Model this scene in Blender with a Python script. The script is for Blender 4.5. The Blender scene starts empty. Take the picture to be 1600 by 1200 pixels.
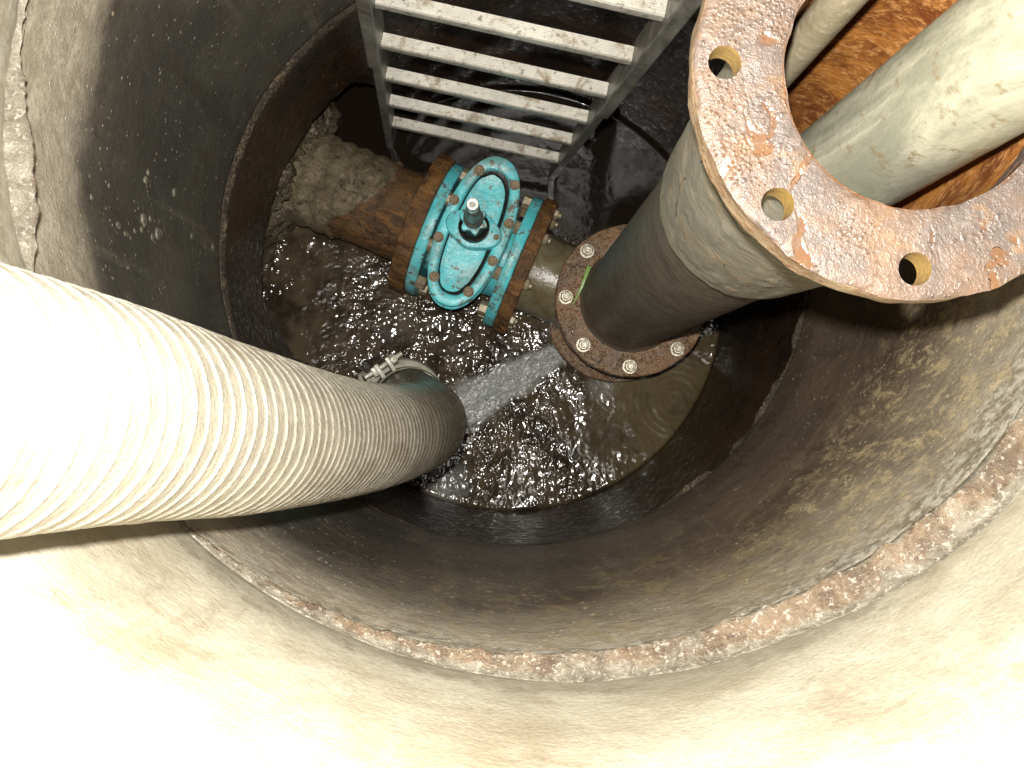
import bpy, bmesh, math, random
from mathutils import Vector, Matrix, noise as mnoise
random.seed(7)
PI = math.pi
R = math.radians
S = bpy.context.scene
COL = S.collection

# ---------------------------------------------------------------- camera
CAM = Vector((-0.0599, -0.3066, 2.6))
cam_d = bpy.data.cameras.new('camera')
cam_d.sensor_width = 36; cam_d.lens = 36
cam_d.clip_start = 0.01; cam_d.clip_end = 200
cam = bpy.data.objects.new('camera', cam_d); COL.objects.link(cam)
cam.matrix_world = Matrix.Translation(CAM) @ Matrix.Rotation(0.0313, 4, 'X') @ Matrix.Rotation(-0.0263, 4, 'Y')
S.camera = cam

# ---------------------------------------------------------------- light: dull daylight above, the camera's flash below
SUN_EL, SUN_ROT = R(17), R(35)
w = bpy.data.worlds.new('World'); S.world = w; w.use_nodes = True
wn = w.node_tree.nodes; wl = w.node_tree.links
bgn = wn['Background']; sky = wn.new('ShaderNodeTexSky')
sky.sky_type = 'NISHITA'; sky.sun_disc = False
sky.sun_elevation = SUN_EL; sky.sun_rotation = SUN_ROT
wl.new(sky.outputs[0], bgn.inputs[0]); bgn.inputs[1].default_value = 0.05
sun_d = bpy.data.lights.new('sun', 'SUN'); sun_d.energy = 3.2; sun_d.angle = R(12); sun_d.color = (1, .96, .9)
sun = bpy.data.objects.new('sun', sun_d); COL.objects.link(sun)
sdir = Vector((math.sin(SUN_ROT) * math.cos(SUN_EL), math.cos(SUN_ROT) * math.cos(SUN_EL), math.sin(SUN_EL)))
sun.rotation_euler = sdir.to_track_quat('Z', 'Y').to_euler(); sun.location = sdir * 20
fl_d = bpy.data.lights.new('camera_flash', 'POINT'); fl_d.energy = 190; fl_d.shadow_soft_size = 0.012; fl_d.color = (1, .965, .90)
fl = bpy.data.objects.new('camera_flash', fl_d); COL.objects.link(fl)
fl.location = CAM + Vector((-0.012, 0.055, 0.01))

S.view_settings.view_transform = 'Standard'; S.view_settings.look = 'None'
S.view_settings.exposure = 0; S.view_settings.gamma = 1
S.cycles.use_denoising = True
S.cycles.max_bounces = 8
S.cycles.sample_clamp_indirect = 4
S.cycles.caustics_reflective = False; S.cycles.caustics_refractive = False

# ---------------------------------------------------------------- helpers
def fbm(p, o=4, s=1.0):
    v = 0; a = 1; t = 0; q = Vector(p) * s
    for i in range(o):
        v += a * mnoise.noise(q); t += a; a *= .5; q = q * 2.03 + Vector((3.1, 7.7, 1.3))
    return v / t

def smooth(a, b, x):
    t = min(1, max(0, (x - a) / (b - a))); return t * t * (3 - 2 * t)

class Mat:
    def __init__(self, name, rough=.5, metal=0., spec=.5):
        self.m = bpy.data.materials.new(name); self.m.use_nodes = True
        self.t = self.m.node_tree; self.p = self.t.nodes['Principled BSDF']
        self.p.inputs['Roughness'].default_value = rough
        self.p.inputs['Metallic'].default_value = metal
        self.p.inputs['Specular IOR Level'].default_value = spec
        self.co = self.n('ShaderNodeTexCoord').outputs['Object']
        self.nrm = None
    def vary(self):
        oi = self.n('ShaderNodeObjectInfo'); a = self.n('ShaderNodeVectorMath'); a.operation = 'ADD'
        self.put(a.inputs[0], self.co); self.put(a.inputs[1], self.math('MULTIPLY', oi.outputs['Random'], 37.)); self.co = a.outputs[0]; return self
    def n(self, k): return self.t.nodes.new(k)
    def put(self, sock, v):
        if isinstance(v, (int, float)): sock.default_value = v
        elif isinstance(v, tuple): sock.default_value = v if len(v) == 4 or sock.type == 'VECTOR' else (*v, 1)
        else: self.t.links.new(v, sock)
    def vec(self, sx, sy, sz, src=None):
        m = self.n('ShaderNodeMapping'); self.put(m.inputs[0], src or self.co); m.inputs['Scale'].default_value = (sx, sy, sz); return m.outputs[0]
    def noise(self, scale, det=5, rough=.6, v=None, dist=0.):
        k = self.n('ShaderNodeTexNoise'); self.put(k.inputs['Vector'], v or self.co)
        k.inputs['Scale'].default_value = scale; k.inputs['Detail'].default_value = det
        k.inputs['Roughness'].default_value = rough; k.inputs['Distortion'].default_value = dist
        return k.outputs[0]
    def vor(self, scale, v=None, feat='F1', rnd=1., out='Distance'):
        k = self.n('ShaderNodeTexVoronoi'); self.put(k.inputs['Vector'], v or self.co)
        k.feature = feat; k.inputs['Scale'].default_value = scale; k.inputs['Randomness'].default_value = rnd
        return k.outputs[out]
    def sep(self, src=None):
        k = self.n('ShaderNodeSeparateXYZ'); self.put(k.inputs[0], src or self.co); return k.outputs
    def step(self, f, a, b, x=0., y=1.):
        k = self.n('ShaderNodeMapRange'); k.interpolation_type = 'SMOOTHSTEP'
        self.put(k.inputs[0], f); self.put(k.inputs[1], a); self.put(k.inputs[2], b)
        k.inputs[3].default_value = x; k.inputs[4].default_value = y; return k.outputs[0]
    def math(self, op, a, b=0.):
        k = self.n('ShaderNodeMath'); k.operation = op; self.put(k.inputs[0], a); self.put(k.inputs[1], b); return k.outputs[0]
    def mix(self, f, a, b, mode='MIX'):
        k = self.n('ShaderNodeMix'); k.data_type = 'RGBA'; k.blend_type = mode
        self.put(k.inputs[0], f); self.put(k.inputs[6], a); self.put(k.inputs[7], b); return k.outputs[2]
    def attr(self, name):
        k = self.n('ShaderNodeAttribute'); k.attribute_name = name; return k.outputs['Fac']
    def dist(self, c):
        k = self.n('ShaderNodeVectorMath'); k.operation = 'DISTANCE'; self.put(k.inputs[0], self.co); k.inputs[1].default_value = c; return k.outputs['Value']
    def bump(self, h, dist=.002, st=1.):
        k = self.n('ShaderNodeBump'); k.inputs['Strength'].default_value = st; k.inputs['Distance'].default_value = dist
        self.put(k.inputs['Height'], h)
        if self.nrm is not None: self.t.links.new(self.nrm, k.inputs['Normal'])
        self.nrm = k.outputs[0]
    def done(self, col, rough=None):
        self.put(self.p.inputs['Base Color'], col)
        if rough is not None: self.put(self.p.inputs['Roughness'], rough)
        if self.nrm is not None: self.t.links.new(self.nrm, self.p.inputs['Normal'])
        return self.m

def finish(name, me, mats, parent=None, ang=35):
    for m in (mats if isinstance(mats, (list, tuple)) else [mats]): me.materials.append(m)
    me.polygons.foreach_set('use_smooth', [True] * len(me.polygons))
    if ang < 180: me.set_sharp_from_angle(angle=R(ang))
    o = bpy.data.objects.new(name, me); COL.objects.link(o)
    if parent is not None: o.parent = parent
    return o

def obj(name, bm, mats, parent=None, ang=35, recalc=True):
    if recalc: bmesh.ops.recalc_face_normals(bm, faces=bm.faces)
    me = bpy.data.meshes.new(name); bm.to_mesh(me); bm.free()
    return finish(name, me, mats, parent, ang)

def tag(o, label=None, cat=None, group=None, kind=None):
    if label: o['label'] = label
    if cat: o['category'] = cat
    if group: o['group'] = group
    if kind: o['kind'] = kind
    return o

def empty(name, loc, rz, label, cat, group=None):
    o = bpy.data.objects.new(name, None); COL.objects.link(o)
    o.location = loc; o.rotation_euler = (0, 0, rz); o.empty_display_size = .05
    return tag(o, label, cat, group)

def grid(bm, rows, close_u=False, close_v=False, mi=0):
    """rows: list of rings of points; joins them into quads"""
    vs = [[bm.verts.new(p) for p in r] for r in rows]
    n = len(vs); m = len(vs[0]); fs = []
    for i in range(n if close_v else n - 1):
        for j in range(m if close_u else m - 1):
            a, b = vs[i], vs[(i + 1) % n]
            f = bm.faces.new((a[j], a[(j + 1) % m], b[(j + 1) % m], b[j])); f.material_index = mi; fs.append(f)
    return vs, fs

def lathe(bm, prof, segs=64, mat=None, wob=None, caps=(False, False), closed=False, mi=0):
    M = mat or Matrix.Identity(4)
    rows = []
    for (r, z) in prof:
        ring = []
        for k in range(segs):
            a = 2 * PI * k / segs
            p = Vector((r * math.cos(a), r * math.sin(a), z))
            if wob: p = wob(p, a)
            ring.append(M @ p)
        rows.append(ring)
    vs, fs = grid(bm, rows, True, closed, mi)
    if caps[0]: bm.faces.new(vs[0][::-1]).material_index = mi
    if caps[1]: bm.faces.new(vs[-1]).material_index = mi
    return vs

XAX = Matrix.Rotation(PI / 2, 4, 'Y')      # lathe axis z -> x

def box(bm, c, s, bev=.002, M=None, seg=2, mi=0):
    r = bmesh.ops.create_cube(bm, size=1.0)
    vs = r['verts']
    for v in vs: v.co = Vector((v.co.x * s[0], v.co.y * s[1], v.co.z * s[2]))
    es = set(e for v in vs for e in v.link_edges)
    if bev:
        rb = bmesh.ops.bevel(bm, geom=list(es), offset=bev, segments=seg, affect='EDGES', profile=.6)
        vs = list(set(v for f in rb['faces'] for v in f.verts) | set(v for v in vs if v.is_valid))
    T = Matrix.Translation(c) @ (M or Matrix.Identity(4))
    for v in vs: v.co = T @ v.co
    for f in set(f for v in vs for f in v.link_faces): f.material_index = mi

def hexnut(bm, M, af, h, hole=False, rot=0.):
    """hexagon across flats af, height h along +z of M, chamfered top"""
    r = af / math.sqrt(3); rows = []
    for rr, z in ((r, 0), (r, h * .8), (r * .86, h)):
        rows.append([M @ Vector((rr * math.cos(rot + PI / 3 * k), rr * math.sin(rot + PI / 3 * k), z)) for k in range(6)])
    vs, _ = grid(bm, rows, True)
    bm.faces.new(vs[-1]); bm.faces.new(vs[0][::-1])

def catmull(pts, step):
    P = [Vector(p) for p in pts]; P = [P[0] * 2 - P[1]] + P + [P[-1] * 2 - P[-2]]
    out = []
    for i in range(1, len(P) - 2):
        for k in range(60):
            t = k / 60
            a, b, c, d = P[i - 1], P[i], P[i + 1], P[i + 2]
            out.append(.5 * ((2 * b) + (c - a) * t + (2 * a - 5 * b + 4 * c - d) * t * t + (-a + 3 * b - 3 * c + d) * t ** 3))
    out.append(P[-2])
    L = [0]
    for a, b in zip(out, out[1:]): L.append(L[-1] + (b - a).length)
    n = int(L[-1] / step); res = []; j = 0
    for k in range(n + 1):
        s = L[-1] * k / n
        while j < len(L) - 2 and L[j + 1] < s: j += 1
        t = (s - L[j]) / max(1e-9, L[j + 1] - L[j]); res.append(out[j].lerp(out[j + 1], t))
    return res, L[-1]

def sweep(path, radius, segs):
    """rings of points along a path with a rotation-free frame; radius(i, angle) -> r"""
    n = len(path); rows = []
    t0 = (path[1] - path[0]).normalized(); u = t0.orthogonal().normalized()
    for i, p in enumerate(path):
        t = (path[min(n - 1, i + 1)] - path[max(0, i - 1)]).normalized()
        u = (u - t * u.dot(t)).normalized(); v = t.cross(u)
        rows.append([p + (u * math.cos(2 * PI * k / segs) + v * math.sin(2 * PI * k / segs)) * radius(i, 2 * PI * k / segs) for k in range(segs)])
    return rows

def setattr_f(me, name, vals):
    a = me.attributes.new(name, 'FLOAT', 'POINT'); a.data.foreach_set('value', vals)

# ---------------------------------------------------------------- materials
def m_concrete_upper():
    k = Mat('cream_concrete', .6); z0 = k.sep()[2]
    n1 = k.noise(5, 6, .65, k.vec(1, 1, 1.3)); n2 = k.noise(42, 5, .7); n3 = k.noise(14, 6, .7, k.vec(1, 1, 1.1), .8)
    c = k.mix(k.step(n1, .35, .65), (.34, .30, .22), (.46, .425, .335))
    c = k.mix(k.step(n3, .56, .72, 0, .55), c, (.22, .165, .09))
    c = k.mix(k.step(n2, .56, .75, 0, .6), c, (.56, .51, .40))
    crust = k.step(k.math('ADD', z0, k.math('MULTIPLY', k.math('SUBTRACT', k.noise(26, 7, .75), .5), .16)), 1.645, 1.685, 1, 0)
    c = k.mix(k.math('MULTIPLY', crust, .8), c, k.mix(k.step(n2, .4, .6), (.14, .115, .08), (.31, .285, .23)))
    runs = k.noise(7, 5, .65, k.vec(1, 1, .16), .4)
    c = k.mix(k.step(runs, .54, .66, 0, .5), c, (.22, .165, .095))
    c = k.mix(k.math('MULTIPLY', k.step(k.noise(3.2, 6, .7, k.vec(1, 1, 1), .6), .48, .66), .45), c, (.27, .205, .12))
    c = k.mix(1., c, k.mix(k.noise(260, 3, .7), (.6, .6, .6), (1.35, 1.35, 1.35)), 'MULTIPLY')
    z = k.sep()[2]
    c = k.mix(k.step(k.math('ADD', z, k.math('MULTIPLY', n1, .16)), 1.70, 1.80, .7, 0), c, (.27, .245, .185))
    k.bump(n2, .0009); k.bump(k.noise(160, 3, .6), .0008)
    return k.done(c, k.step(n2, .3, .7, .45, .75))

def m_concrete_mid():
    k = Mat('slimy_concrete', .4)
    x, y, z = k.sep()
    n1 = k.noise(4, 6, .62, k.vec(1, 1, 1.2)); n2 = k.noise(70, 4, .7); n3 = k.noise(22, 7, .75, k.vec(1, 1, .9), .8)
    grey = k.mix(k.step(n3, .38, .66), (.30, .255, .19), (.44, .39, .305))
    lit = k.math('MULTIPLY', k.step(x, -.30, .10), k.step(y, .12, -.12))  # slime painted lighter on the right and near wall, imitating stronger light
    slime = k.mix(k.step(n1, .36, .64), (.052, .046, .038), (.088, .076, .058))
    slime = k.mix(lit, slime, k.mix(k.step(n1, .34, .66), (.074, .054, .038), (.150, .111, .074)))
    runs = k.noise(9, 5, .65, k.vec(1, 1, .10), .3)
    slime = k.mix(k.step(runs, .54, .66, 0, .45), slime, (.040, .030, .020))
    slime = k.mix(k.step(runs, .44, .36, 0, .35), slime, (.20, .17, .12))
    slime = k.mix(k.step(n3, .52, .72, 0, .6), slime, (.060, .034, .020))
    tide = k.step(k.math('ADD', z, k.math('MULTIPLY', k.math('SUBTRACT', n1, .5), .22)), k.step(y, -.35, 0, 1.26, 1.36), k.step(y, -.35, 0, 1.60, 1.45))
    side = k.step(x, -.15, .25, 1, .75)
    tide = k.math('MULTIPLY', tide, side)
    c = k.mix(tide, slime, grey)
    # pale ochre scale on one patch of the wall
    dk = k.dist((.44, -.31, 1.42))
    patch = k.math('MULTIPLY', k.step(dk, .10, .36, 1, 0), k.step(k.noise(40, 8, .85, k.vec(1, 1, .55), .4), .485, .60))
    c = k.mix(k.math('MULTIPLY', patch, .85), c, (.44, .35, .205))
    dk2 = k.dist((.10, -.53, 1.36))
    patch2 = k.math('MULTIPLY', k.step(dk2, .10, .42, 1, 0), k.step(k.noise(30, 8, .8, k.vec(1, 1, .5), .5), .48, .62))
    c = k.mix(k.math('MULTIPLY', patch2, .55), c, (.30, .235, .12))
    crust = k.step(k.math('ADD', z, k.math('MULTIPLY', k.math('SUBTRACT', k.noise(26, 7, .75), .5), .24)), 1.545, 1.60)
    c = k.mix(k.math('MULTIPLY', crust, .85), c, k.mix(k.step(n2, .4, .6), (.17, .145, .105), (.40, .375, .31)))
    # white grains
    vv = k.vec(1, 1, 1.6)
    sp = k.math('MULTIPLY', k.step(k.vor(75, vv), .10, .22, 1, 0), k.step(k.noise(31, 3, .6), .50, .62))
    c = k.mix(k.math('MULTIPLY', sp, .75), c, (.62, .56, .45))
    sp2 = k.math('MULTIPLY', k.step(k.vor(26, k.vec(1, 1, .7)), .03, .10, 1, 0), k.step(k.noise(9, 3, .6), .46, .6))
    c = k.mix(k.math('MULTIPLY', sp2, .8), c, (.55, .45, .30))
    c = k.mix(1., c, k.mix(k.noise(330, 3, .7), (.45, .45, .45), (1.5, 1.5, 1.5)), 'MULTIPLY')
    k.bump(k.noise(30, 6, .7), .0018); k.bump(n2, .0014); k.bump(sp, .0015)
    return k.done(c, k.step(n2, .3, .7, .34, .55))

def m_concrete_low():
    k = Mat('wet_brown_concrete', .35)
    n1 = k.noise(7, 6, .65, k.vec(1, 1, .6)); n2 = k.noise(60, 4, .7); n3 = k.noise(20, 6, .7, None, .8)
    c = k.mix(k.step(n1, .38, .62), (.014, .009, .006), (.034, .016, .008))
    c = k.mix(k.step(n3, .56, .68, 0, .7), c, (.075, .030, .010))
    sp = k.math('MULTIPLY', k.step(k.vor(48, k.vec(1, 1, .5)), .04, .13, 1, 0), k.step(n3, .5, .58))
    c = k.mix(k.math('MULTIPLY', sp, .7), c, (.36, .26, .15))
    k.bump(n3, .003); k.bump(n2, .0015)
    return k.done(c, k.step(n2, .3, .7, .22, .5))

def m_mortar(name, a, b, c_, wet=.35):
    k = Mat(name, wet)
    n1 = k.noise(34, 8, .8, None, .6); n2 = k.noise(170, 4, .75); n3 = k.noise(11, 6, .7)
    c = k.mix(k.step(n1, .40, .58), a, b)
    c = k.mix(k.step(k.math('ADD', k.math('MULTIPLY', n2, .6), k.math('MULTIPLY', n3, .4)), .50, .60), c, c_)
    k.bump(n1, .006); k.bump(n2, .003)
    return k.done(c, k.step(n2, .35, .65, wet, wet + .35))

def m_band():
    k = Mat('crusted_mortar', .4)
    t = k.attr('middle'); n1 = k.noise(30, 8, .8, None, .6); n2 = k.noise(170, 4, .75); n3 = k.noise(14, 6, .75, None, .8)
    m = k.step(k.math('ADD', t, k.math('MULTIPLY', k.math('SUBTRACT', n3, .5), 1.8)), .72, 1.02)
    c = k.mix(k.step(n1, .38, .62), (.135, .115, .085), (.26, .235, .185))
    c = k.mix(1., c, k.mix(k.noise(60, 6, .8), (.55, .52, .48), (1.3, 1.3, 1.3)), 'MULTIPLY')
    br = k.mix(k.step(n1, .40, .60), (.085, .055, .034), (.185, .130, .080))
    c = k.mix(m, c, br)
    c = k.mix(k.step(n2, .54, .64, 0, .7), c, (.42, .39, .33))
    k.bump(n1, .004); k.bump(n2, .003)
    return k.done(c, k.step(n2, .35, .65, .25, .6))

def m_rust(name, dark, mid, light, wet=.2, drops=True, bum=.003, dscale=170, dd=.002):
    k = Mat(name, wet)
    n1 = k.noise(18, 7, .72, None, .5); n2 = k.noise(75, 5, .75); n3 = k.noise(190, 3, .7)
    c = k.mix(k.step(n1, .36, .62), dark, mid)
    c = k.mix(k.step(n2, .50, .66, 0, .85), c, light)
    c = k.mix(k.step(n3, .60, .74, 0, .5), c, tuple(x * .4 for x in dark))
    k.bump(n2, bum); k.bump(n3, bum * .4)
    r = k.step(n2, .3, .7, wet, wet + .3)
    if drops:
        d = k.step(k.vor(dscale, None, 'SMOOTH_F1'), .12, .42, 1, 0)
        mk = k.step(k.noise(30, 4, .6), .44, .54)
        d = k.math('MULTIPLY', d, mk)
        k.bump(d, dd)
        r = k.math('SUBTRACT', r, k.math('MULTIPLY', d, wet + .1))
        r = k.math('MAXIMUM', r, .06)
    return k.done(c, r)

def m_top_flange():
    k = Mat('pale_wet_rust', .3)
    n1 = k.noise(15, 7, .7, None, .7); n2 = k.noise(65, 5, .75); n3 = k.noise(200, 3, .7); n4 = k.noise(28, 5, .65, None, 1.)
    c = k.mix(k.step(n1, .36, .62), (.080, .063, .054), (.112, .070, .045))
    c = k.mix(k.step(n4, .53, .66, 0, .7), c, (.150, .086, .043))
    c = k.mix(k.step(k.noise(9, 5, .65, None, 1.), .56, .66, 0, .6), c, (.10, .055, .030))
    c = k.mix(k.step(n2, .52, .70, 0, .6), c, (.150, .114, .094))
    c = k.mix(k.step(n3, .58, .72, 0, .6), c, (.055, .030, .020))
    pud = k.step(k.noise(17, 3, .5, None, 1.6), .60, .67)
    c = k.mix(k.math('MULTIPLY', pud, .6), c, (.125, .055, .020))
    h = k.math('MULTIPLY', n2, k.math('SUBTRACT', 1., pud))
    k.bump(h, .0026); k.bump(k.math('MULTIPLY', n3, k.math('SUBTRACT', 1., pud)), .0010)
    d = k.step(k.vor(300, None, 'SMOOTH_F1'), .05, .50, 1, 0)
    d = k.math('MULTIPLY', d, k.step(k.noise(26, 5, .7), .47, .56))
    k.bump(d, .0009)
    k.bump(pud, .0006)
    r = k.math('SUBTRACT', .42, k.math('MULTIPLY', k.math('MAXIMUM', d, pud), .34))
    return k.done(c, r)

def m_cyan():
    k = Mat('turquoise_paint', .32)
    n1 = k.noise(20, 6, .7, None, .6); n2 = k.noise(60, 5, .75); n3 = k.noise(160, 3, .7)
    c = k.mix(k.step(n1, .35, .65), (.07, .50, .555), (.16, .63, .67))
    c = k.mix(k.step(k.noise(9, 6, .75, None, 1.2), .47, .60, 0, .6), c, (.15, .19, .15))
    c = k.mix(k.step(k.noise(11, 5, .7, None, .8), .50, .66, 0, .55), c, (.36, .50, .50))
    c = k.mix(k.step(k.math('ADD', k.math('MULTIPLY', n1, .55), k.math('MULTIPLY', n2, .45)), .540, .575, 0, .9), c, (.11, .072, .045))
    c = k.mix(k.step(n3, .64, .72, 0, .7), c, (.02, .05, .05))
    k.bump(n2, .0015); k.bump(n1, .002)
    return k.done(c, k.step(n2, .3, .7, .2, .42))

def m_alu():
    k = Mat('dull_aluminium', .42, .35).vary()
    n1 = k.noise(16, 6, .7, k.vec(1, 1, 1), .4); n2 = k.noise(90, 5, .75)
    c = k.mix(k.step(n1, .36, .66), (.50, .485, .43), (.62, .60, .53))
    c = k.mix(k.step(k.noise(28, 6, .7, None, .5), .52, .66, 0, .75), c, (.24, .175, .095))
    c = k.mix(k.step(n2, .55, .66, 0, .8), c, (.11, .085, .055))
    k.bump(n2, .001)
    return k.done(c, k.step(n2, .3, .7, .3, .55))

def m_alu_rail():
    k = Mat('weathered_aluminium', .40, .45)
    n1 = k.noise(11, 7, .72, k.vec(1, 1, .5), .8); n2 = k.noise(70, 5, .75)
    c = k.mix(k.step(n1, .36, .64), (.12, .115, .10), (.33, .32, .285))
    c = k.mix(k.step(n2, .56, .68, 0, .6), c, (.12, .085, .05))
    k.bump(n2, .0012)
    return k.done(c, k.step(n2, .3, .7, .3, .55))

def m_hose():
    k = Mat('ribbed_pvc', .34)
    rib = k.attr('rib'); dirt = k.attr('dirt')
    n1 = k.noise(14, 6, .7, None, .5); n2 = k.noise(90, 4, .7)
    val = k.mix(k.step(n1, .38, .64), (.235, .212, .168), (.32, .295, .24))
    val = k.mix(k.step(n2, .54, .7, 0, .6), val, (.30, .26, .18))
    c = k.mix(k.math('MULTIPLY', rib, k.step(n2, .32, .60, .25, 1)), val, (.42, .398, .335))
    low = k.mix(k.step(n1, .4, .62), (.085, .080, .060), (.14, .122, .085))
    low = k.mix(k.math('MULTIPLY', rib, .35), low, (.24, .21, .155))
    c = k.mix(k.step(k.noise(6, 6, .7, None, .8), .54, .66, 0, .55), c, (.17, .135, .085))
    c = k.mix(dirt, c, low)
    k.bump(n2, .0010); k.bump(k.noise(260, 3, .6), .0008)
    return k.done(c, k.step(n2, .35, .65, .2, .4))

def m_water():
    k = Mat('murky_water', .1, 0, .34)
    fo = k.attr('foam'); sh = k.attr('shallow'); ca = k.attr('calm')
    n1 = k.noise(9, 5, .65); n2 = k.noise(120, 4, .75, None, .4); n3 = k.noise(45, 6, .75, None, .8)
    c = k.mix(k.step(n1, .38, .62), (.026, .019, .013), (.080, .060, .037))
    c = k.mix(k.math('MULTIPLY', ca, k.math('SUBTRACT', 1., sh)), c, (.010, .007, .005))  # far calm water painted darker, for the shade at the back of the pit
    c = k.mix(k.math('MULTIPLY', sh, k.step(n1, .25, .6, .35, 1)), c, (.095, .072, .034))
    f = k.math('MULTIPLY', fo, k.step(n2, .25, .62, .45, 1))
    f = k.math('MULTIPLY', f, k.step(n3, .30, .58, .35, 1))
    c = k.mix(f, c, (.38, .39, .375))
    return k.done(c, k.math('ADD', k.math('SUBTRACT', .115, k.math('MULTIPLY', ca, .03)), k.math('MULTIPLY', f, .3)))

def m_plain(name, a, b, sc=30, rough=.45, metal=0., bum=.0015, spots=None, v=None):
    k = Mat(name, rough, metal)
    if metal > 0: k.vary()
    n1 = k.noise(sc, 6, .7, k.vec(*v) if v else None, .5); n2 = k.noise(sc * 5, 4, .7)
    c = k.mix(k.step(n1, .36, .64), a, b)
    if spots: c = k.mix(k.step(n2, .56, .68, 0, .8), c, spots)
    k.bump(n1, bum); k.bump(n2, bum * .5)
    return k.done(c, k.step(n2, .3, .7, rough * .7, min(1, rough * 1.3)))

def m_crust():
    k = Mat('dried_grey_coating', .5)
    n1 = k.noise(9, 7, .72, k.vec(1, 1, 2.6), 1.4); n2 = k.noise(60, 5, .7); n3 = k.noise(22, 7, .75, k.vec(1, 1, 3), 1.)
    c = k.mix(k.step(n1, .36, .64), (.165, .16, .128), (.235, .21, .155))
    c = k.mix(k.step(n3, .56, .66, 0, .8), c, (.32, .225, .115))
    cv = k.n('ShaderNodeVectorMath'); cv.operation = 'ADD'; k.put(cv.inputs[0], k.vec(1, 1, 1.6)); kk = k.n('ShaderNodeTexNoise'); kk.inputs['Scale'].default_value = 9; k.put(kk.inputs['Vector'], k.co); ks = k.n('ShaderNodeVectorMath'); ks.operation = 'SCALE'; ks.inputs['Scale'].default_value = .09; k.put(ks.inputs[0], kk.outputs[1]); k.put(cv.inputs[1], ks.outputs[0])
    cr = k.math('MULTIPLY', k.step(k.vor(9, cv.outputs[0], 'DISTANCE_TO_EDGE'), .004, .012, 1, 0), k.step(n1, .50, .56))
    c = k.mix(k.math('MULTIPLY', cr, .85), c, (.03, .024, .016))
    k.bump(k.math('SUBTRACT', 1., cr), .003)
    c = k.mix(k.step(n2, .62, .74, 0, .6), c, (.05, .042, .03))
    k.bump(n3, .0025); k.bump(n2, .0012)
    return k.done(c, k.step(n2, .3, .7, .35, .6))

def m_tar():
    k = Mat('black_pipe_coating', .5)
    n1 = k.noise(12, 6, .7, k.vec(1, 1, 2.), .8); n2 = k.noise(80, 4, .7)
    c = k.mix(k.step(n1, .36, .66), (.085, .069, .051), (.140, .114, .082))
    sp = k.math('MULTIPLY', k.step(k.vor(34, k.vec(1, 1, 2)), .03, .09, 1, 0), k.step(n1, .5, .58))
    c = k.mix(k.math('MULTIPLY', sp, .7), c, (.36, .26, .15))
    k.bump(n1, .002); k.bump(n2, .001)
    return k.done(c, k.step(n2, .3, .7, .38, .6))

def m_inlet():
    k = Mat('mossy_mortar_coat', .5)
    n1 = k.noise(16, 7, .75, None, .8); n2 = k.noise(48, 6, .8); n3 = k.noise(34, 7, .75, k.vec(.5, 1.4, 1.4), 1.)
    cr = k.attr('crust')
    a = k.mix(k.step(n1, .38, .62), (.130, .098, .052), (.225, .178, .110))
    a = k.mix(k.step(n3, .50, .62, 0, .75), a, (.085, .085, .035))
    a = k.mix(k.step(n2, .54, .66, 0, .8), a, (.30, .265, .195))
    b = k.mix(k.step(n1, .38, .62), (.060, .030, .012), (.15, .080, .030))
    b = k.mix(k.step(n3, .50, .62, 0, .8), b, (.26, .115, .030))
    c = k.mix(cr, b, a)
    c = k.mix(k.step(n2, .47, .36, 0, .85), c, (.022, .018, .012))
    c = k.mix(k.step(k.noise(150, 4, .75), .47, .36, 0, .6), c, (.03, .025, .015))
    k.bump(n3, .006); k.bump(n2, .006)
    return k.done(c, k.step(n2, .3, .7, .3, .6))

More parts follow.
